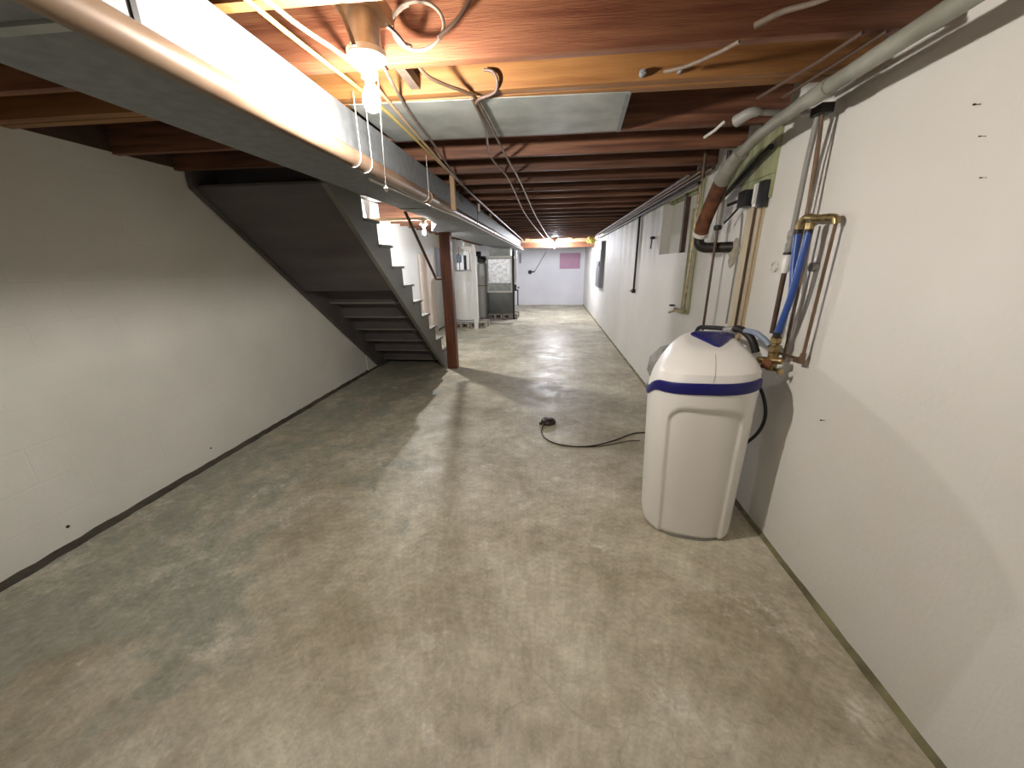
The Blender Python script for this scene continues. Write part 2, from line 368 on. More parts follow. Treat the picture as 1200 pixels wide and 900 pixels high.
single(MB().tube([(-.87, 1.9, 1.846), (-.84, 2.9, 1.846), (-.80, 3.7, 1.84), (-.79, 6.0, 1.825), (-.79, 8.2, 1.825), (-.78, 10.98, 1.825)], .0065, 8, smooth=4), 'conduit', M['white_tube'], (-.85, 1.9, 1.845), 'thin white conduit under the tan pipe and duct', 'conduit')
for y, lab, m in ((4.33, 'small white tag hanging by the duct beyond the wooden stick', M['white_plastic']), (5.13, 'small cream tag hanging by the duct farther along', M['nm_yellow'])):
    t = thing('hanging_tag', lab, 'tag', (-.79, y, 2.0))
    MB().box(-.80, -.78, y, y + .012, 2.00, 2.075).build('tag_plate', m, t); MB().tube([(-.79, y + .006, 2.075), (-.79, y + .006, 2.10)], .002, 6).build('string', M['cloth_wire'], t)

# ------------------------------------------------------------------ ceiling lamps
def lamp(loc, bm, label, chain=False, boxh=.055):
    x, y, z = loc
    t = thing('bulb_fixture', label, 'lamp', loc, 'bare bulb fixtures')
    MB().lathe([(.052, 0), (.055, .006), (.055, .018), (.046, .03), (.030, .038)][::-1] and [(.022, -.052), (.024, -.03), (.040, -.012), (.056, -.004), (.056, .012), (.05, .016)], loc, 'z', 28).build('lampholder', M['porcelain'], t)
    MB().lathe([(.044, .016), (.044, boxh)], loc, 'z', 20).build('junction_box', M['steel_box'], t)
    MB().lathe([(.004, -.140), (.014, -.136), (.022, -.126), (.0255, -.112), (.024, -.096), (.018, -.080)], loc, 'z', 20).build('bulb', bm, t)
    MB().lathe([(.0178, -.080), (.014, -.068), (.0135, -.050)], loc, 'z', 20).build('bulb_neck', M['porcelain'], t)
    if chain:
        MB().tube([(x + .03, y - .005, z - .03), (x + .018, y - .005, z - .345)], .0011, 6).lathe([(.001, -.362), (.006, -.357), (.007, -.35), (.001, -.343)], (x + .018, y - .005, z), 'z', 10).build('pull_chain', M['white_plastic'], t)
    return t
lamp((-.555, 1.292, 2.04), M['bulb_a'], 'lit bare bulb in white porcelain holder, nearest of the ceiling bulbs', True, .10)
single(MB().box(-.62, -.49, 1.171, 1.36, 2.141, 2.18), 'mounting_block', M['stud'], (-.51, 1.2, 2.14), 'small wooden block the near bulb fixture hangs from', 'block')
lamp((-1.80, 5.50, 2.00), M['bulb_b'], 'lit bare bulb behind the stairs and brown post')
single(MB().box(XL + .013, -1.524, 5.45, 5.54, 2.056, 2.091), 'cross_board', M['stud'], (-1.8, 5.45, 2.05), 'pale board across the stair opening that carries the bulb behind the stairs', 'board')
lamp((.08, 10.75, 2.00), M['bulb_c'], 'lit bare bulb at the far end before the cross beam')
single(MB().box(0, .16, 10.67, 10.83, 2.056, 2.099), 'mounting_block', M['stud'], (.08, 10.7, 2.05), 'small wooden block the far bulb hangs from', 'block')

# ------------------------------------------------------------------ overhead cables
single(MB().tube([(-.775, .2, 2.092), (-.775, 1.1, 2.092), (-.735, 1.67, 2.092), (-.735, 2.2, 2.092), (-.755, 3.2, 2.09), (-.77, 4.5, 2.09), (-.80, 8, 2.09), (-.82, 10.9, 2.09)], .0065, 8, smooth=5), 'electrical_cable', M['nm_yellow'], (-.77, 1.1, 2.09), 'yellow sheathed cable under the joists nearest the duct', 'cable')
single(MB().tube([(-.725, .2, 2.092), (-.727, 1.1, 2.092), (-.665, 1.48, 2.09), (-.70, 2.2, 2.085), (-.735, 3.2, 2.072), (-.75, 4.5, 2.072), (-.77, 8, 2.072), (-.78, 10.9, 2.072)], .0065, 8, smooth=5), 'electrical_cable', M['nm_white'], (-.72, 1.1, 2.09), 'peach sheathed cable under the joists passing the near bulb', 'cable')
single(MB().tube([(-.56, 1.37, 2.10), (-.58, 1.50, 2.088), (-.63, 1.85, 2.088), (-.66, 2.3, 2.088), (-.70, 3.0, 2.055), (-.74, 4.2, 2.055), (-.76, 7.5, 2.055), (-.77, 10.9, 2.055)], .006, 8, smooth=5), 'electrical_cable', M['cloth_wire'], (-.6, 1.44, 2.13), 'old grey cable leaving the near bulb toward the far end', 'cable')
# twin copper lines
t1 = [(-.50, 1.525, 2.15), (-.46, 1.56, 2.10), (-.40, 1.62, 2.087), (-.335, 1.69, 2.085), (-.31, 1.80, 2.085), (-.29, 2.48, 2.08), (-.262, 3.4, 2.085), (-.24, 5.0, 2.085), (-.20, 6.6, 2.085), (-.12, 9.0, 2.085), (-.04, 10.95, 2.085)]
single(MB().tube(t1, .0065, 8, smooth=5), 'copper_tube', M['copper'], (-.33, 1.69, 2.08), 'thin copper line with curled near end under the joists, right of a pair', 'pipe')
t2 = [(-.33, 1.75, 2.09), (-.335, 2.1, 2.085), (-.385, 2.6, 2.085), (-.345, 3.3, 2.085), (-.36, 5.2, 2.085), (-.30, 7.5, 2.085), (-.17, 10.95, 2.085)]
single(MB().tube(t2, .0065, 8, smooth=5), 'copper_tube', M['copper'], (-.38, 2.6, 2.08), 'thin copper line under the joists, left of a pair', 'pipe')
single(MB().tube([(-.27, 1.70, 2.16), (-.235, 1.695, 2.15), (-.22, 1.70, 2.12), (-.235, 1.72, 2.093), (-.30, 1.74, 2.082), (-.32, 1.78, 2.082)], .006, 8, smooth=6), 'wire_hook', M['brown_wire'], (-.23, 1.7, 2.15), 'curved brown wire hooked over the orange double joist', 'wire')
ring = []
for i in range(44):
    a = PI * .9 - i * 2 * PI / 20
    r = .080 + .004 * (i // 20)
    ring.append((-.435 + r * math.cos(a), 1.41 + .012 * (i / 20), 2.172 + r * .72 * math.sin(a)))
ring = [(-.47, 1.25, 2.09), (-.47, 1.32, 2.105), (-.47, 1.38, 2.11), (-.47, 1.40, 2.115)] + ring[15:]
single(MB().tube(ring, .0055, 8, smooth=2), 'cable_coil', M['cloth_wire'], (-.43, 1.41, 2.17), 'coiled grey cable loop hanging beside the near bulb', 'cable')
single(MB().tube([(-.37, 1.42, 2.135), (-.31, 1.43, 2.18), (-.26, 1.44, 2.24), (-.22, 1.45, 2.30)], .006, 8, smooth=4), 'electrical_cable', M['brown_wire'], (-.37, 1.42, 2.13), 'dark brown cable rising from the coiled loop', 'cable')
single(MB().tube([(-.585, 1.18, 2.17), (-.58, 1.20, 2.12), (-.56, 1.205, 2.06), (-.553, 1.21, 2.03)], .006, 8, smooth=3), 'electrical_cable', M['cloth_wire'], (-.62, 1.2, 2.15), 'short pale cable entering the near bulb box', 'cable')
single(MB().box(-.565, -.53, 1.52, 1.71, 2.115, 2.15), 'bridging_strut', M['cloth_wire'], (-.55, 1.52, 2.11), 'small grey bridging strut between joists behind the near bulb', 'strut')
# loose cables on the right half of the ceiling
single(MB().tube([(.39, 1.655, 2.10), (.45, 1.60, 2.09), (.52, 1.52, 2.088), (.56, 1.46, 2.088)], .006, 8, smooth=5), 'electrical_cable', M['cloth_wire'], (.39, 1.65, 2.1), 'slack grey cable crossing the orange joist right of the pan', 'cable')
single(MB().tube([(.575, 1.41, 2.10), (.63, 1.37, 2.11), (.70, 1.31, 2.10), (.80, 1.18, 2.09)], [.009, .005], 8, smooth=5), 'electrical_cable', M['cloth_wire'], (.58, 1.4, 2.1), 'grey cable stub above the orange joist near the drain pipe', 'cable')
single(MB().tube([(.83, 1.90, 2.085), (.885, 1.60, 2.085), (.90, 1.45, 2.085)], .006, 8), 'electrical_cable', M['brown_wire'], (.83, 1.9, 2.08), 'dark brown cable slanting across the joists, left of two by the drain pipe', 'cable')
single(MB().tube([(.93, 1.90, 2.085), (.955, 1.60, 2.085), (.965, 1.45, 2.085)], .006, 8), 'electrical_cable', M['brown_wire'], (.93, 1.9, 2.08), 'dark brown cable slanting across the joists, right of two by the drain pipe', 'cable')
g = thing('grey_stub_pipe', 'pale grey branch pipe with a wrapped end beside the drain pipe', 'pipe', (.85, 2.02, 2.08))
MB().tube([(.83, 2.08, 2.06), (.865, 2.03, 2.075), (.90, 2.03, 2.078)], [.026, .018], 12, smooth=3).build('wrapped_end', M['grey_tube'], g)
MB().tube([(.90, 2.03, 2.078), (1.06, 2.07, 2.078), (1.16, 2.08, 2.078)], .013, 12).build('branch', M['grey_tube'], g)
single(MB().tube([(.81, 2.40, 2.088), (.82, 2.30, 2.088), (.815, 2.18, 2.088)], .007, 8), 'short_tube', M['white_tube'], (.81, 2.4, 2.09), 'short bright tube under the joists beside the grey branch pipe', 'pipe')
for x, y, r_, lab in ((.325, 1.712, .013, 'shiny steel junction cap on the orange double joist'), (.46, 1.715, .008, 'smaller steel cap right of the shiny one on the orange joist')):
    single(MB().lathe([(r_ * .7, -.02), (r_, -.012), (r_, .0)], (x, y, 2.12), 'y', 12).lathe([(.3 * r_, -.028), (.3 * r_, -.02)], (x, y, 2.12), 'y', 8), 'steel_cap', M['galv'], (x, y, 2.12), lab, 'cap')

# ------------------------------------------------------------------ stairs
RUN, RISE, Z0, Y0 = .241, .193, .095, 5.63      # nose of step i is at (Y0 - i RUN, Z0 + i RISE)
N = 12
SXL, SXR = XL + .016, -1.552
st = thing('staircase', 'grey painted wooden staircase seen from behind with saw-tooth stringer', 'staircase', ((SXL + SXR) / 2, Y0, 0))
def stringer(x0, x1, m):
    pts = []
    i = 0
    low0 = (5.20, 0.0)
    pts.append((5.20, 0.0)); pts.append((Y0 - .03, 0.0))
    for i in range(N):
        yn = Y0 - .03 - i * RUN; zt = Z0 + i * RISE - .025
        pts.append((yn, zt)); pts.append((yn - RUN, zt))
    yt = Y0 - .03 - N * RUN; zt = Z0 + (N - 1) * RISE - .025
    pts.append((yt, zt - .04))
    zz = 5.20 - (zt - .30) / .81
    pts.append((yt, (5.20 - yt) * .81 - .02 if (5.20 - yt) * .81 < zt else zt - .2))
    mb = MB(); mb.prism(pts, x0, x1, 'x'); return mb.build('stringer', m, st)
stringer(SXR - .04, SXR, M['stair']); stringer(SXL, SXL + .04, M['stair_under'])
for i in range(N):
    yn = Y0 - i * RUN; zt = Z0 + i * RISE
    MB().box(SXL + .001, SXR + .018, yn - RUN - .035, yn, zt - .024, zt).build('tread', M['stair'], st, bevel=.004)
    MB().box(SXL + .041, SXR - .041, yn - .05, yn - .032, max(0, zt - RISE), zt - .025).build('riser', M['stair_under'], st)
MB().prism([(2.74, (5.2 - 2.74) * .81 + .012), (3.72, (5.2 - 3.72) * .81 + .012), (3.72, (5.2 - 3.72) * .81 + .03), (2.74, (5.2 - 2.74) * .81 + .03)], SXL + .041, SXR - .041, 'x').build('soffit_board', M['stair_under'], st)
hr = thing('handrail', 'thin dark wooden handrail sloping from the ceiling to the brown post', 'handrail', (-1.56, 5.1, 1.3))
MB().tube([(-1.575, 4.22, 2.00), (-1.575, 5.16, 1.27)], .017, 10).build('rail', M['wood_dark'], hr)
MB().tube([(-1.575, 5.16, 1.27), (-1.50, 5.19, 1.27)], .014, 8).build('bracket', M['wood_dark'], hr)
single(MB().box(-1.49, -1.345, 5.13, 5.25, 0, DB), 'support_post', M['post'], (-1.42, 5.2, 0), 'red-brown wooden support post at the foot of the stairs', 'post', bevel=.008)

# ------------------------------------------------------------------ left wall bits behind the stairs
single(MB().box(XL + .02, XL + .05, 7.40, 8.30, 0, 1.66), 'board', M['cream_board'], (XL, 7.8, 0), 'cream board standing against the left wall behind the stairs', 'board', bevel=.004)
bx = thing('electrical_box', 'grey electrical box on the left wall glimpsed beside the brown post', 'electrical box', (XL, 8.75, 1.5))
MB().box(XL, XL + .09, 8.60, 8.88, 1.20, 1.82).build('enclosure', M['panel_grey'], bx, bevel=.004)
MB().tube([(XL + .04, 8.74, 1.82), (XL + .04, 8.74, 2.12)], .014, 10).build('conduit', M['nm_yellow'], bx)
# white partition posts
wp = thing('white_post', 'white painted timber post right of the water heater', 'post', (-1.73, 8.62, 0))
MB().box(-1.775, -1.69, 8.58, 8.66, 0, 1.865).build('timber', M['white_wood'], wp, bevel=.004)
MB().prism([(-1.775, 1.66), (-1.775, 1.84), (-1.99, 1.84), (-1.99, 1.80)], 8.56, 8.58, 'y').build('gusset', M['white_wood'], wp)

# ------------------------------------------------------------------ concrete blocks and pad
def block(x, y, z, label, group):
    W, D, H = .39, .19, .145
    mb = MB()
    holes = [(x + .045, x + .165), (x + .225, x + .345)]
    mb.box(x, x + .045, y, y + D, z, z + H).box(x + .165, x + .225, y, y + D, z, z + H).box(x + .345, x + W, y, y + D, z, z + H)
    for a, c in holes: mb.box(a, c, y, y + D, z, z + .03).box(a, c, y, y + D, z + H - .03, z + H)
    return single(mb, 'concrete_block', M['block'], (x + W / 2, y, z), label, 'concrete block', group)
block(-2.30, 8.62, 0, 'hollow concrete block under the water heater, front left', 'concrete blocks under the water heater')
block(-1.905 + -.005, 8.72, 0, 'hollow concrete block under the water heater, front right', 'concrete blocks under the water heater')
block(-2.30, 9.05, 0, 'hollow concrete block under the back left of the water heater', 'concrete blocks under the water heater')
block(-1.90, 9.05, 0, 'hollow concrete block under the back right of the water heater', 'concrete blocks under the water heater')
single(MB().box(-1.98, -.92, 9.30, 10.95, 0, .035), 'concrete_pad', M['pad'], (-1.4, 9.3, 0), 'low concrete pad under the furnace', 'pad', bevel=.01)
for i, (x, y, lab) in enumerate([(-1.68, 9.98, 'hollow concrete block under the furnace, front left'), (-1.27, 9.98, 'hollow concrete block under the furnace, front right'), (-1.68, 10.5, 'hollow concrete block under the furnace, back left'), (-1.27, 10.5, 'hollow concrete block under the furnace, back right')]):
    block(x, y, .035, lab, 'concrete blocks under the furnace')

# ------------------------------------------------------------------ water heater
hc = (-2.02, 8.95); hz = .145
h = thing('water_heater', 'white cylindrical water heater on concrete blocks behind the brown post', 'water heater', (hc[0], hc[1], hz))
hk = MB().lathe([(.27, 0), (.285, .01), (.285, 1.15), (.275, 1.17), (.20, 1.19), (.05, 1.195)], (*hc, hz), 'z', 48).build('tank', M['enamel'], h)
MB().lathe([(.287, .0), (.287, .03)], (*hc, hz + .03), 'z', 48).build('base_ring', M['panel_grey'], hk)
MB().tube([(hc[0] + .02, hc[1] - .02, hz + 1.19), (hc[0] + .02, hc[1] - .02, 1.66)], .035, 14).build('vent_pipe', M['iron'], h)
for x in (-.12, .13): MB().tube([(hc[0] + x, hc[1], hz + 1.17), (hc[0] + x, hc[1], 1.85)], .011, 10).build('water_pipe', M['copper'], h)
MB().box(hc[0] + .06, hc[0] + .17, hc[1] - .29, hc[1] - .26, hz + .74, hz + .93).build('access_panel', M['enamel'], hk)
MB().lathe([(.05, 0), (.06, .02), (.06, .16), (.02, .2)], (hc[0] - .12, hc[1] - .05, 1.50), 'z', 14).build('expansion_tank', M['bluegrey'], h)

# tall tank
tc = (-1.835, 10.22)
t = thing('tall_tank', 'tall narrow white tank with black head left of the furnace', 'tank', (*tc, .035))
tk = MB().lathe([(.12, 0), (.14, .02), (.14, .87), (.142, .875), (.142, .89), (.14, .895), (.14, 1.38), (.12, 1.44), (.05, 1.47)], (*tc, .035), 'z', 36).build('tank', M['enamel'], t)
MB().lathe([(.144, .87), (.144, .893)], (*tc, .035), 'z', 36).build('band', M['grey_tube'], tk)
MB().box(tc[0] - .10, tc[0] + .10, tc[1] - .13, tc[1] + .07, 1.50, 1.66).box(tc[0] - .14, tc[0] - .02, tc[1] - .09, tc[1] + .05, 1.66, 1.78).box(tc[0] + .02, tc[0] + .155, tc[1] - .10, tc[1] - .02, 1.56, 1.62).build('control_head', M['black_box'], t, bevel=.01)

# ------------------------------------------------------------------ furnace
f = thing('furnace', 'dark grey furnace with foil-wrapped upper plenum on concrete blocks', 'furnace', (-1.33, 10, .18))
FX0, FX1, FY0, FY1, FZ = -1.665, -1.01, 10.0, 10.66, .18
MB().box(FX0, FX1, FY0, FY1, FZ, .74).build('cabinet', M['furnace'], f, bevel=.008)
MB().box(FX0 + .03, FX1 - .03, FY0 - .012, FY0, FZ + .05, .68).build('lower_door', M['furnace'], f, bevel=.004)
MB().box(FX0 - .01, FX1 + .01, FY0 - .03, FY1, .74, .79).build('ledge', M['white_wood'], f, bevel=.004)
pl = MB().box(FX0, FX1, FY0 + .02, FY1, .79, 1.60).build('plenum', M['galv'], f)
MB().box(FX0 + .03, FX1 - .03, FY0, FY0 + .02, .98, 1.58).build('foil_wrap', M['foil'], pl)
MB().box(FX0 + .03, FX1 - .03, FY0 + .0, FY0 + .02, .80, .97).build('grey_panel', M['galv_dull'], pl)
MB().box(FX0 - .01, FX1 + .01, FY0 - .02, FY1, 1.60, 1.66).box(FX0 - .01, FX0 + .03, FY0 - .02, FY0 + .02, .79, 1.60).box(FX1 - .03, FX1 + .01, FY0 - .02, FY0 + .02, .79, 1.60).build('white_frame', M['white_wood'], f)
MB().box(FX0 + .05, FX1 - .05, FY0 + .08, FY1 - .05, 1.66, DB - .001).build('duct_collar', M['galv_dull'], f)
gp = thing('gas_pipe', 'black gas pipe with shut-off valve beside the furnace', 'pipe', (-.96, 9.95, .03))
MB().tube([(-.975, 9.96, .036), (-.975, 9.96, 1.75), (-.975, 10.05, 1.80)], .026, 12).build('riser', M['iron'], gp)
MB().tube([(-.975, 9.93, .80), (-.86, 9.93, .80), (-.86, 9.93, .40)], .016, 10).build('drop_leg', M['iron'], gp)
MB().box(-.99, -.89, 9.88, 9.935, .80, .95).build('valve_body', M['black_box'], gp, bevel=.012)
MB().tube([(-.84, 9.91, .87), (-.84, 9.86, .87)], .03, 14).build('regulator', M['grey_tube'], gp)
single(MB().tube([(-.905, 9.96, 1.0), (-.905, 9.96, 1.78)], .032, 16), 'vent_pipe', M['white_tube'], (-.9, 9.96, 1.0), 'white plastic vent pipe right of the furnace', 'pipe')

# ------------------------------------------------------------------ far wall
single(MB().box(.30, 1.02, YB - .04, YB - .001, 1.27, 1.80), 'foam_panel', M['pink'], (.66, YB, 1.27), 'pink foam panel high on the far wall', 'panel', bevel=.004)
hb = thing('wall_tap', 'dark tap with diagonal grey pipe on the far wall', 'tap', (-.7, YB, 1.17))
MB().tube([(-.18, YB - .03, 1.86), (-.60, YB - .03, 1.18)], .014, 10).build('supply_pipe', M['grey_tube'], hb)
MB().tube([(-.60, YB - .03, 1.18), (-.80, YB - .04, 1.17)], .020, 10).lathe([(.05, -.02), (.07, .0), (.05, .03)], (-.76, YB - .06, 1.17), 'y', 14).build('tap_body', M['iron'], hb)
single(MB().box(-1.15, -1.08, YB - .03, YB - .001, 1.48, 1.82), 'switch_box', M['panel_grey'], (-1.1, YB, 1.5), 'narrow grey box on the far wall beside the furnace pipes', 'electrical box')

# ------------------------------------------------------------------ right wall, far half
pn = thing('breaker_panel', 'dark grey breaker panel on the right wall near the far end', 'electrical panel', (XR, 9.4, .9))
MB().box(XR - .09, XR - .001, 8.95, 9.75, .90, 1.92).build('enclosure', M['panel_grey'], pn, bevel=.006)
cv = MB().box(XR - .10, XR - .09, 9.0, 9.7, .95, 1.87).build('cover', M['panel_grey'], pn, bevel=.003)
MB().box(XR - .115, XR - .10, 9.02, 9.06, 1.38, 1.48).build('latch', M['iron'], cv)
bl = MB()
rr = random.Random(3)
for i in range(14):
    c = (1.02 + rr.uniform(-.1, .1), 10.6 + rr.uniform(-.25, .3), 2.02 + rr.uniform(-.05, .05)); r_ = rr.uniform(.03, .06)
    bl.lathe([(r_ * .3, -r_), (r_ * .85, -r_ * .5), (r_, 0), (r_ * .8, r_ * .6), (r_ * .3, r_)], c, 'z', 8)
single(bl, 'insulation_scrap', M['fiber'], (1.05, 10.6, 2.0), 'yellow fibreglass scrap tucked at the far cross beam', 'insulation')
cd = thing('wall_conduit', 'dark vertical conduit ending at mid height on the right wall', 'conduit', (XR, 5.6, 1.05))
MB().tube([(XR - .02, 5.55, 1.08), (XR - .02, 5.55, 2.12)], .014, 10).build('tube', M['iron'], cd)
MB().box(XR - .045, XR, 5.51, 5.59, 1.04, 1.09).tube([(XR - .03, 5.59, 1.055), (XR - .03, 5.76, 1.055)], .008, 8).build('end_fitting', M['iron'], cd)
single(MB().lathe([(.012, -.05), (.02, -.03), (.012, 0)], (XR, 4.75, 1.72), 'x', 10).tube([(XR - .03, 4.75, 1.72), (XR - .035, 4.75, 1.60)], .008, 8), 'pipe_stub', M['iron'], (XR, 4.75, 1.72), 'small dark pipe stub left of the boarded window', 'pipe')
for i, (dx, dz, m) in enumerate([(1.135, 2.085, 'brown_pipe'), (1.09, 2.09, 'copper'), (1.045, 2.088, 'brown_pipe'), (1.15, 2.045, 'iron')]):
    lab = ['brown pipe along the right wall top, beyond the rusty drain, nearest the wall', 'copper pipe along the right wall top, middle of the overhead run', 'brown pipe of the overhead run farthest from the right wall', 'black pipe lowest in the overhead run along the right wall'][i]
    single(MB().tube([(dx, 3.1 + .1 * i, dz), (dx, 9.0 + .3 * i, dz - .015)], .014, 10), 'water_pipe', M[m], (dx, 3.1, dz), lab, 'pipe', 'pipes along the top of the right wall')

# ------------------------------------------------------------------ right wall, near plumbing
dp = thing('drain_pipe', 'long grey drain pipe along the top of the right wall', 'pipe', (1.012, 1, 2.06))
MB().tube([(.998, YF + .01, 2.055), (.998, 1.4, 2.053), (1.0, 1.95, 2.05), (1.008, 2.2, 2.042), (1.015, 2.42, 2.005)], .027, 24, smooth=5).build('pipe', M['pipe_grey'], dp)
MB().tube([(.998, 1.72, 2.052), (.999, 1.82, 2.051)], .031, 24).build('coupling', M['pipe_grey'], dp)
ru = thing('rusty_drain', 'rusty cast iron drain elbow turning into the right wall', 'pipe', (1.04, 2.8, 1.7))
MB().tube([(1.015, 2.40, 2.01), (1.02, 2.55, 1.965), (1.025, 2.63, 1.92)], [.038, .05], 20).build('hub', M['pipe_grey'], ru)
rp = MB().tube([(1.025, 2.62, 1.93), (1.03, 2.72, 1.85), (1.03, 2.84, 1.72), (1.03, 2.89, 1.63)], .046, 20, smooth=4).build('rusty_pipe', M['rust'], ru)
MB().tube([(1.03, 2.885, 1.64), (1.03, 2.90, 1.58), (1.055, 2.87, 1.545), (1.12, 2.80, 1.54), (XR + .02, 2.73, 1.54)], .034, 16, smooth=4).build('elbow', M['iron'], ru)
MB().tube([(1.03, 2.878, 1.645), (1.03, 2.892, 1.625)], .051, 20).build('clamp', M['white_tube'], rp)
pp = MB(); n_ = 18; pts = [(2.70 + (.075 + .02 * math.sin(3 * a_) + .012 * math.sin(7 * a_)) * math.cos(a_), 1.50 + (.085 + .015 * math.sin(4 * a_)) * math.sin(a_)) for a_ in [2 * PI * i / n_ for i in range(n_)]]
pp.prism(pts, XR - .008, XR - .0005, 'x')
single(pp, 'plaster_patch', M['plaster'], (XR, 2.7, 1.5), 'rough plaster patch where the rusty drain enters the wall', 'patch')
single(MB().tube([(1.0, 2.90, 2.30), (1.0, 2.90, 1.98)], .013, 10), 'brown_pipe', M['brown_pipe'], (1.0, 2.9, 2.0), 'short brown vertical pipe dropping past the rusty drain', 'pipe')
dk = thing('dark_riser_pipe', 'dark vertical pipe with grey sleeve falling behind the softener', 'pipe', (1.08, 2.74, 1.0))
MB().tube([(1.08, 2.74, 1.99), (1.08, 2.74, 1.00), (1.08, 2.74, .86)], .0085, 10).build('pipe', M['brown_pipe'], dk)
MB().tube([(1.08, 2.74, 1.85), (1.08, 2.74, 1.67)], .017, 12).build('sleeve', M['grey_tube'], dk)
MB().lathe([(.017, -.015), (.024, -.01), (.024, .01), (.017, .015)], (1.08, 2.74, 1.66), 'z', 12).build('collar', M['iron'], dk)
MB().tube([(1.08, 2.74, 1.98), (1.08, 2.73, 2.10)], .013, 12).build('upper_end', M['iron'], dk)
single(MB().tube([(1.09, 2.68, 1.68), (1.12, 2.66, 1.72), (1.15, 2.62, 1.78), (1.155, 2.58, 1.82)], .006, 8, smooth=4), 'electrical_cable', M['black'], (1.1, 2.65, 1.7), 'black cable looping from the dark pipe to the black boxes', 'cable')
single(MB().tube([(1.13, 2.95, 1.83), (1.13, 2.72, 1.90), (1.14, 2.50, 1.98), (1.14, 2.36, 2.02)], .016, 10, smooth=4), 'dark_branch_pipe', M['iron'], (1.13, 2.6, 1.95), 'dark branch pipe slanting up behind the drain pipe', 'pipe')
# wood / cable strips, meter boxes
single(MB().box(XR - .014, XR - .001, 2.36, 2.98, 1.90, 2.12), 'backing_board', M['green_wood'], (XR, 2.6, 1.9), 'green-stained backing board under the drain pipe', 'board')
single(MB().box(XR - .012, XR - .001, 2.36, 2.72, 1.78, 1.898), 'backing_board', M['green_wood'], (XR, 2.5, 1.8), 'lower green-stained board behind the black boxes', 'board')
bb = thing('black_transformer', 'black plastic transformer box on the green-stained board', 'electrical box', (XR, 2.55, 1.8))
MB().box(XR - .075, XR - .014, 2.505, 2.60, 1.755, 1.845).build('housing', M['black_box'], bb, bevel=.006)
MB().tube([(XR - .04, 2.60, 1.80), (XR - .05, 2.66, 1.80), (1.115, 2.72, 1.79)], .010, 8).build('lead', M['black'], bb)
bc = thing('black_outlet', 'tall black outlet beside the transformer box', 'outlet', (XR, 2.41, 1.8))
MB().box(XR - .045, XR - .013, 2.375, 2.435, 1.735, 1.87).build('housing', M['black_box'], bc, bevel=.005)
MB().box(XR - .055, XR - .045, 2.44, 2.462, 1.76, 1.86).box(XR - .045, XR - .013, 2.44, 2.475, 1.745, 1.865).build('white_plate', M['white_plastic'], bc)
ws = thing('cable_board', 'cream stained vertical strip carrying a brown conduit down to the softener', 'board', (XR, 2.5, 1.1))
MB().box(XR - .010, XR - .001, 2.405, 2.60, .98, 1.752).build('strip', M['cream_wood'], ws)
MB().tube([(XR - .022, 2.475, 1.752), (XR - .022, 2.475, .95)], .0075, 8).build('conduit', M['brown_pipe'], ws)
MB().tube([(XR - .016, 2.42, 1.73), (XR - .016, 2.42, .95)], .004, 8).build('wire', M['nm_white'], ws)
single(MB().tube([(XR - .01, 2.66, 1.74), (XR - .01, 2.63, 1.55), (XR - .01, 2.63, 1.05)], .0045, 8, smooth=4), 'grey_wire', M['grey_tube'], (XR, 2.63, 1.1), 'thin grey wire hanging left of the cream strip', 'wire')
# twin green-stained pipes with faucet
for y, m, lab, r_ in ((3.50, 'green_wood', 'green-stained vertical pipe, left of three ending at the wall tap', .009), (3.43, 'brass', 'tarnished vertical pipe, middle of three ending at the wall tap', .008), (3.35, 'green_wood', 'green-stained vertical pipe, right of three ending at the wall tap', .012)):
    single(MB().tube([(XR - .02, y, 1.82 + (.25 if y < 3.47 else .05)), (XR - .02, y, 1.02)], r_, 8), 'supply_pipe', M[m], (XR, y, 1.02), lab, 'pipe')
wt = thing('hose_tap', 'small brass hose tap on the right wall left of the softener', 'tap', (XR, 3.5, 1.03))
MB().tube([(XR - .04, 3.36, 1.04), (XR - .05, 3.58, 1.035)], .016, 10).tube([(XR - .05, 3.56, 1.03), (XR - .075, 3.66, 1.0)], .012, 10).build('body', M['brass'], wt)
MB().lathe([(.012, 0), (.028, .004), (.028, .014), (.012, .018)], (XR - .055, 3.66, 1.055), 'z', 10).build('handle', M['iron'], wt)

# vertical tubes over the softener
gt = thing('grey_supply_tube', 'grey plastic supply tube with coupling, leftmost over the softener valve', 'pipe', (1.12, 1.985, 1.1))
MB().tube([(1.11, 1.955, 2.06), (1.12, 1.985, 1.86), (1.12, 1.985, 1.57)], .0115, 10).build('upper_tube', M['grey_tube'], gt)
MB().lathe([(.014, 0), (.019, .01), (.019, .035), (.014, .045), (.014, .055), (.019, .065), (.019, .09), (.014, .10)], (1.12, 1.985, 1.485), 'z', 14).build('coupling', M['grey_tube'], gt)
MB().lathe([(.021, 0), (.021, .012)], (1.12, 1.985, 1.475), 'z', 14).build('ring', M['black'], gt)
MB().lathe([(.013, 0), (.018, .01), (.018, .07), (.013, .08)], (1.12, 1.985, 1.392), 'z', 14).build('white_joint', M['white_plastic'], gt)
MB().tube([(1.12, 1.985, 1.395), (1.12, 1.985, 1.10)], .0115, 10).build('lower_tube', M['brown_pipe'], gt)
single(MB().tube([(1.11, 1.93, 2.055), (1.15, 1.965, 1.86), (1.15, 1.965, 1.10)], .006, 8), 'thin_copper_pipe', M['copper'], (1.15, 1.965, 1.1), 'thin copper pipe close behind the grey supply tube', 'pipe')
ca = thing('copper_drop', 'copper pipe dropping from the drain pipe to the softener valve', 'pipe', (1.13, 1.9, 1.0))
MB().tube([(1.11, 1.93, 2.04), (1.13, 1.925, 1.64)], .0065, 10).build('upper_run', M['copper'], ca)
MB().tube([(1.15, 1.90, 1.60), (1.15, 1.90, .97)], .0065, 10).build('lower_run', M['copper'], ca)
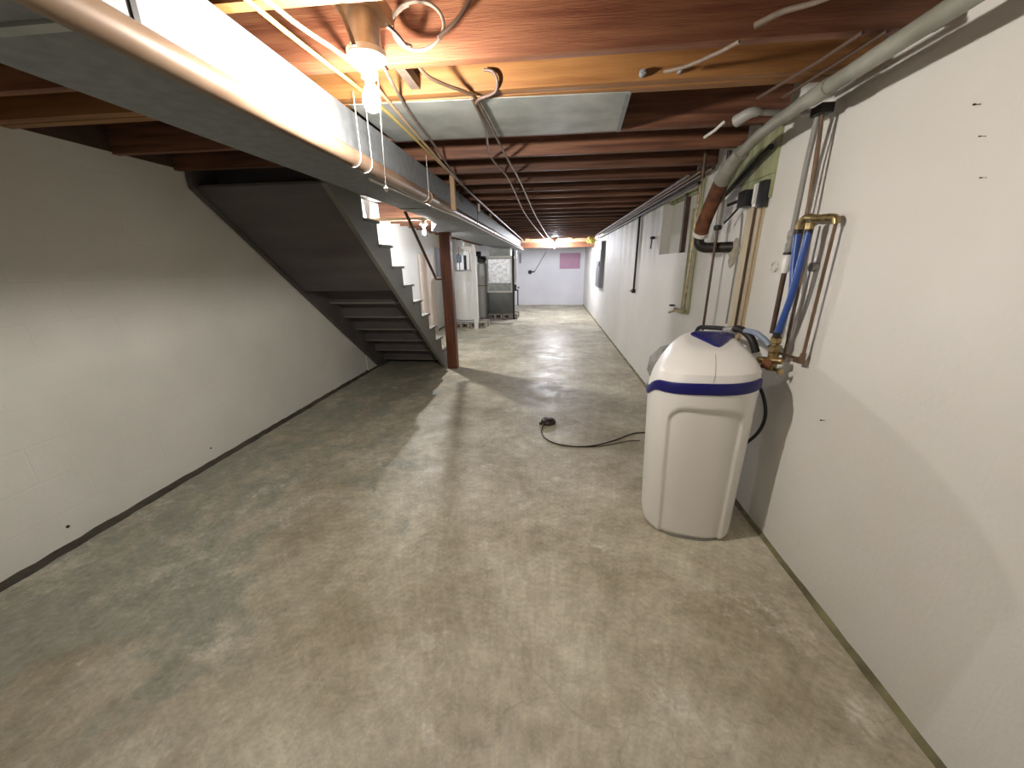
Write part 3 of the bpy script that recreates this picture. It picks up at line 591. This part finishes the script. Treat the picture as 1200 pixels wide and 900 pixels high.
single(MB().box(1.085, 1.135, 1.90, 1.97, 2.025, 2.06), 'pipe_strap', M['black'], (1.11, 1.93, 2.02), 'black strap holding the tubes at the drain pipe', 'strap')
bf = thing('brass_manifold', 'tarnished brass elbow fitting on top of the blue tubes', 'fitting', (1.13, 1.87, 1.6))
MB().tube([(1.12, 1.945, 1.585), (1.12, 1.935, 1.615), (1.12, 1.90, 1.63), (1.13, 1.84, 1.62), (1.15, 1.775, 1.615), (1.155, 1.765, 1.59)], .0145, 12, smooth=3).build('elbow', M['brass'], bf)
MB().lathe([(.014, 0), (.019, .006), (.019, .03), (.014, .036)], (1.105, 1.845, 1.572), 'z', 6).build('nut', M['brass'], bf)
MB().lathe([(.014, 0), (.018, .004), (.018, .02), (.014, .024)], (1.12, 1.945, 1.562), 'z', 6).build('left_nut', M['iron'], bf)
bt = thing('blue_tube', 'bright blue flexible tube leaning from the brass elbow to the valve, front', 'tube', (1.1, 1.86, 1.1))
MB().tube([(1.105, 1.845, 1.575), (1.10, 1.84, 1.50), (1.095, 1.85, 1.30), (1.09, 1.89, 1.115)], .0145, 14, smooth=5).build('tube', M['blue_tube'], bt)
for q in ((1.105, 1.845, 1.556), (1.09, 1.89, 1.10)): MB().lathe([(.0165, 0), (.0165, .022)], q, 'z', 12).build('crimp_ring', M['black'], bt)
single(MB().tube([(1.12, 1.945, 1.575), (1.12, 1.925, 1.43), (1.12, 1.895, 1.30), (1.12, 1.915, 1.19), (1.12, 1.93, 1.11)], .0145, 14, smooth=5), 'blue_tube', M['blue_tube'], (1.12, 1.95, 1.1), 'blue tube behind the front one, ending at the valve', 'tube')
cr = thing('copper_riser', 'rightmost thin copper pipe from the brass elbow down to the valve', 'pipe', (1.155, 1.78, 1.0))
MB().tube([(1.155, 1.765, 1.60), (1.155, 1.775, 1.03), (1.15, 1.80, 1.015), (1.13, 1.90, 1.015)], .0068, 10).build('tube', M['copper'], cr)
MB().tube([(1.155, 1.775, 1.045), (1.155, 1.776, 1.005), (1.145, 1.81, 1.005)], .011, 10).build('corner_elbow', M['copper'], cr)
single(MB().lathe([(.008, 0), (.02, -.004), (.02, -.03), (.008, -.034)], (XR, 1.87, 1.42), 'x', 12), 'pipe_clip', M['grey_tube'], (XR, 1.87, 1.42), 'small round grey clip right of the blue tubes', 'clip')
rg = MB(); ringp = [(XR - .008, 2.20 + .028 * math.cos(2 * PI * i / 16), 1.42 + .024 * math.sin(2 * PI * i / 16)) for i in range(17)]
single(rg.tube(ringp, .005, 8).box(XR - .012, XR - .001, 2.10, 2.172, 1.413, 1.425), 'pipe_clip', M['white_tube'], (XR, 2.2, 1.42), 'open white ring clip on the wall left of the tubes', 'clip')
bv = thing('bypass_valve', 'brass bypass valve assembly at the top right of the softener', 'valve', (1.10, 1.93, .95))
MB().lathe([(.018, .0), (.024, .004), (.024, .03), (.018, .036), (.018, .045), (.026, .05), (.026, .075), (.017, .08)], (1.095, 1.895, 1.02), 'z', 6).build('union_nut', M['brass'], bv)
MB().tube([(1.10, 1.90, 1.03), (1.105, 1.91, .93)], .024, 16).tube([(1.06, 1.95, .97), (1.125, 1.86, .985)], .017, 12).build('body', M['brass'], bv)
MB().tube([(1.115, 1.93, 1.10), (1.115, 1.94, 1.02)], .017, 12).build('side_nut', M['brass'], bv)
MB().tube([(1.055, 1.90, .965), (1.085, 1.875, .96)], .024, 14).build('dark_cap', M['rust'], bv)
MB().lathe([(.004, -.004), (.016, -.002), (.016, .006), (.006, .009)], (1.115, 1.845, .935), 'y', 8).tube([(1.11, 1.90, .935), (1.115, 1.85, .935)], .008, 8).build('drain_knob', M['brass'], bv)
# hoses over the softener's back
uh = thing('black_hose', 'black hose with grey fitting arching over the back of the softener', 'hose', (.95, 2.4, 1.0))
MB().tube([(.955, 2.52, .92), (.955, 2.52, .99), (.96, 2.50, 1.04), (.975, 2.44, 1.055), (1.0, 2.28, 1.075), (1.01, 2.20, 1.08)], .0135, 12, smooth=5).build('hose', M['black'], uh)
MB().tube([(1.005, 2.22, 1.07), (1.01, 2.13, 1.09)], .024, 12).tube([(1.0, 2.17, 1.09), (1.0, 2.17, 1.03)], .019, 12).build('grey_fitting', M['grey_tube'], uh)
MB().tube([(1.01, 2.14, 1.095), (1.02, 2.08, 1.10), (1.04, 2.01, 1.065), (1.06, 1.98, 1.0)], .019, 12, smooth=4).build('thick_bend', M['iron'], uh)
MB().tube([(1.02, 2.05, 1.10), (1.045, 2.0, 1.10), (1.07, 1.95, 1.075), (1.085, 1.92, 1.05)], .014, 12, smooth=4).build('blue_grey_end', M['bluegrey'], uh)

# ------------------------------------------------------------------ water softener
CX, CY = .80, 1.975
ws_ = thing('water_softener', 'white plastic water softener with blue band standing by the right wall', 'water softener', (CX, CY, 0)); ws_.rotation_euler = (0, 0, math.radians(-9))
def sup(a, hw, hd, p):
    c, s_ = math.cos(a), math.sin(a)
    return (hw * math.copysign(abs(c) ** (2 / p), c), hd * math.copysign(abs(s_) ** (2 / p), s_))
SEG = 144
def sst(e0, e1, x):
    t_ = min(1, max(0, (x - e0) / (e1 - e0))); return t_ * t_ * (3 - 2 * t_)
def hw_at(z):   # half width / depth of the tapering body
    t_ = z / .84
    return .232 + .023 * t_, .240 + .012 * t_
def rim(a):     # the seam between body and lid climbs toward the front
    return .785 + .092 * sst(-.25, .62, -math.sin(a)) + .022 * math.cos(a)
def body_pt(a, z, off=0.0):
    hw, hd = hw_at(z); x, y = sup(a, hw, hd, 2.7)
    y2 = y
    # recessed arch panel in the front
    if y < 0:
        px = abs(x) / hw; top = .775
        w_ = .70
        # rounded arch: distance to panel outline
        dx = w_ * hw - abs(x); dz = top - z
        r_ = .09
        if dx < r_ and dz < r_: d_ = r_ - math.hypot(r_ - dx, r_ - dz)
        else: d_ = min(dx, dz)
        y2 = y + .018 * sst(0.0, .022, d_)
    L_ = math.hypot(x, y) or 1
    return (CX + x + off * x / L_ + .014 * (1 - z / .84), CY + y2 + off * y / L_, z)
mb = MB(); vs = []; fs = []; NZ = 70
for j in range(NZ + 1):
    for k_ in range(SEG):
        a = 2 * PI * k_ / SEG; t_ = j / NZ; z = .012 + t_ * (rim(a) - .018 - .012)
        p_ = body_pt(a, z, -.012 * (1 - sst(0, .03, z - .0)) if z < .03 else 0); vs.append((p_[0], p_[1], z))
for j in range(NZ):
    for k_ in range(SEG): k2 = (k_ + 1) % SEG; fs.append((j * SEG + k_, j * SEG + k2, (j + 1) * SEG + k2, (j + 1) * SEG + k_))
fs.append(tuple(range(SEG))[::-1])
mb.add(vs, fs); mb.build('cabinet', M['white_plastic'], ws_, sharp=80)
# foot
mb = MB(); vs = []; fs = []
for j, (z, o_) in enumerate(((0, -.012), (.013, -.012))):
    for k_ in range(72):
        a = 2 * PI * k_ / 72; x, y = sup(a, .222 + o_, .235 + o_, 2.7); vs.append((CX + x + .014, CY + y, z))
for k_ in range(72): k2 = (k_ + 1) % 72; fs.append((k_, k2, 72 + k2, 72 + k_))
fs += [tuple(range(72))[::-1], tuple(range(72, 144))]
mb.add(vs, fs); mb.build('foot', M['grey_tube'], ws_)
# band: loop with thickness
mb = MB(); vs = []; fs = []
prof = [(-.024, -.004), (-.024, .004), (-.014, .0065), (.017, .0065), (.025, .003), (.025, -.004)]
for dz, off in prof:
    for k_ in range(SEG):
        a = 2 * PI * k_ / SEG; z = rim(a) + dz; hw, hd = hw_at(rim(a)); x, y = sup(a, hw + off, hd + off, 2.7)
        wdt = 1.0 + .15 * max(0, -math.sin(a)); vs.append((CX + x, CY + y, rim(a) + dz * wdt))
n_ = len(prof)
for j in range(n_):
    j2 = (j + 1) % n_
    for k_ in range(SEG): k2 = (k_ + 1) % SEG; fs.append((j * SEG + k_, j * SEG + k2, j2 * SEG + k2, j2 * SEG + k_))
mb.add(vs, fs); mb.build('blue_band', M['navy'], ws_)
# lid
def lid_pt(a, t_):
    hw, hd = hw_at(.84)
    zr = rim(a) + .016
    f_ = max(0, -math.sin(a))
    if t_ < .25:
        u = t_ / .25; zz = .30 * u; s1 = 1 - .03 * u; sh = .004 * u
    else:
        v_ = (t_ - .25) / .75; zz = .30 + .70 * (1 - (1 - v_) ** 1.75); s1 = .97 - .54 * v_ ** 1.15; sh = .004 + .080 * v_
    x, y = sup(a, hw * s1, hd * s1, 2.7 - .5 * t_)
    z = zr + (1.060 - zr) * zz + (.20 * y * ((t_ - .25) / .75) ** 2 if t_ > .25 else 0)
    return (CX + x + .035 * t_, CY + y + sh, z)
mb = MB(); vs = []; fs = []; NL = 28
for j in range(NL + 1):
    for k_ in range(SEG): vs.append(lid_pt(2 * PI * k_ / SEG, j / NL))
for j in range(NL):
    for k_ in range(SEG): k2 = (k_ + 1) % SEG; fs.append((j * SEG + k_, j * SEG + k2, (j + 1) * SEG + k2, (j + 1) * SEG + k_))
fs.append(tuple(NL * SEG + k_ for k_ in range(SEG)))
mb.add(vs, fs); lid = mb.build('lid', M['white_plastic'], ws_, sharp=16)
# seam down the middle of the lid's front
sp = [Vector(lid_pt(-PI / 2, t_ / 12)) + Vector((0, -.0005, .0)) for t_ in range(1, 9)]
MB().tube(sp, .0012, 6).build('centre_seam', M['grey_tube'], lid)
# blue control panel, a shield shape sloping to the front
cp = [(-.075, .085), (.075, .085), (.108, .050), (.0, -.120), (-.108, .050)]
mb = MB(); vs = []
px_, py_ = CX + .055, CY + .07
for dz in (-.035, .006):
    for x, y in cp: vs.append((px_ + x * (1 if dz > 0 else .9), py_ + y * (1 if dz > 0 else .9), 1.064 + (y - .01) * .22 + dz))
n_ = len(cp)
mb.add(vs, [tuple(range(n_))[::-1], tuple(range(n_, 2 * n_))] + [(i, (i + 1) % n_, n_ + (i + 1) % n_, n_ + i) for i in range(n_)])
mb.build('control_panel', M['navy_panel'], lid, bevel=.003)
# grey housing behind
mb = MB().lathe([(.09, 0), (.10, .5), (.13, .74), (.162, .80), (.152, .88), (.10, .945), (.03, .97)], (CX - .075, CY + .33, .0), 'z', 32)
mb.build('rear_housing', M['grey_dome'], ws_, sharp=80)
# black drain hose at its right
dh = thing('drain_hose', 'black drain hose curving down the right side of the softener', 'hose', (1.09, 1.92, .6))
MB().tube([(1.04, 2.08, .87), (1.075, 1.99, .85), (1.10, 1.93, .80), (1.115, 1.89, .70), (1.11, 1.90, .60), (1.085, 1.95, .50), (1.06, 2.02, .42), (1.06, 2.10, .36)], .0085, 10, smooth=6).build('hose', M['black'], dh)
single(MB().tube([(1.06, 2.02, .80), (1.085, 2.03, .72), (1.085, 2.06, .66), (1.075, 2.03, .62), (1.085, 2.05, .54), (1.07, 2.06, .48), (1.08, 2.07, .42)], .0028, 6, smooth=3), 'thin_wire', M['black'], (1.08, 2.05, .6), 'thin kinked black wire between softener and drain hose', 'wire')

# ------------------------------------------------------------------ floor items
fc = thing('floor_cable', 'black cable looping over the floor to the softener from a round plug', 'cable', (0, 3.2, 0))
MB().tube([(-.035, 3.22, .018), (-.06, 3.10, .008), (-.045, 2.98, .006), (0, 2.89, .006), (.07, 2.83, .006), (.15, 2.80, .006), (.24, 2.79, .006), (.34, 2.805, .006), (.46, 2.86, .006), (.58, 2.94, .006), (.70, 3.04, .006), (.80, 3.095, .006), (.95, 3.10, .006), (1.08, 3.0, .006), (1.12, 2.8, .006)], .0058, 8, smooth=6).build('cord', M['rubber_brown'], fc)
MB().tube([(.30, 2.79, .005), (.42, 2.81, .005), (.54, 2.86, .005), (.66, 2.92, .005), (.78, 2.945, .005)], .0035, 8, smooth=5).build('cord_shadow', M['rubber_brown'], fc)  # thin dark strip modelled on the floor in place of the cord's cast shadow
MB().lathe([(.066, 0), (.074, .006), (.07, .022), (.058, .038), (.035, .048), (.008, .05)], (.0, 3.27, 0), 'z', 20).box(-.085, -.05, 3.22, 3.25, .002, .02).build('plug', M['rubber_brown'], fc)
single(MB().tube([(.76, 2.62, .018), (.80, 2.60, .016), (.86, 2.55, .016)], .016, 10), 'hose_end', M['black'], (.78, 2.6, 0), 'short black hose end on the floor behind the softener', 'hose')
# nails and pits in the walls
for y, z, r_, lab in ((1.60, .79, .0035, 'nail stub in the right wall beside the drain hose shadow'), (1.355, 1.86, .003, 'bent nail high on the right wall'), (1.31, 1.77, .002, 'small nail below the bent nail on the right wall'), (1.27, 1.66, .002, 'lowest small nail on the upper right wall')):
    single(MB().lathe([(r_, -.018), (r_ * .8, -.012), (r_ * .35, -.011), (r_ * .35, 0)], (XR, y, z), 'x', 8), 'wall_nail', M['iron'], (XR, y, z), lab, 'nail', 'nails in the right wall')
for (y, z, r_, lab) in ((1.43, .115, .008, 'round dark plug low on the left wall, nearer one'), (2.33, .12, .006, 'round dark plug low on the left wall, farther one')):
    single(MB().lathe([(r_, 0), (r_, .004), (r_ * .6, .006)], (XL, y, z), 'x', 12), 'wall_plug', M['iron'], (XL, y, z), lab, 'plug', 'plugs in the left wall')

# ------------------------------------------------------------------ world, camera, view
w = bpy.data.worlds.new('world'); bpy.context.scene.world = w; w.use_nodes = True
w.node_tree.nodes['Background'].inputs[0].default_value = (0, 0, 0, 1)
cam = bpy.data.cameras.new('camera'); co = bpy.data.objects.new('camera', cam); C.objects.link(co)
cam.sensor_width = 36; cam.lens = 433 / 1200 * 36; cam.clip_start = .02; cam.clip_end = 60
F_ = 433.0
v1 = Vector((46, -141, F_)).normalized()
v2 = Vector((4132, 83, -F_)); v2 = (v2 - v1 * v2.dot(v1)).normalized()
up = v1.cross(v2)
if up.y > 0: up = -up
rot = Matrix(((v2.x, -v2.y, -v2.z), (v1.x, -v1.y, -v1.z), (up.x, -up.y, -up.z)))
co.matrix_world = Matrix.Translation((0, 0, 1.45)) @ rot.to_4x4()
S = bpy.context.scene; S.camera = co
S.view_settings.view_transform = 'Standard'; S.view_settings.look = 'None'
S.view_settings.gamma = 1; S.view_settings.use_curve_mapping = False
S.view_settings.exposure = 2.45
S.cycles.max_bounces = 10; S.cycles.diffuse_bounces = 6
S.cycles.sample_clamp_indirect = 8
for o in bpy.data.objects:
    if '_w' in o: del o['_w']
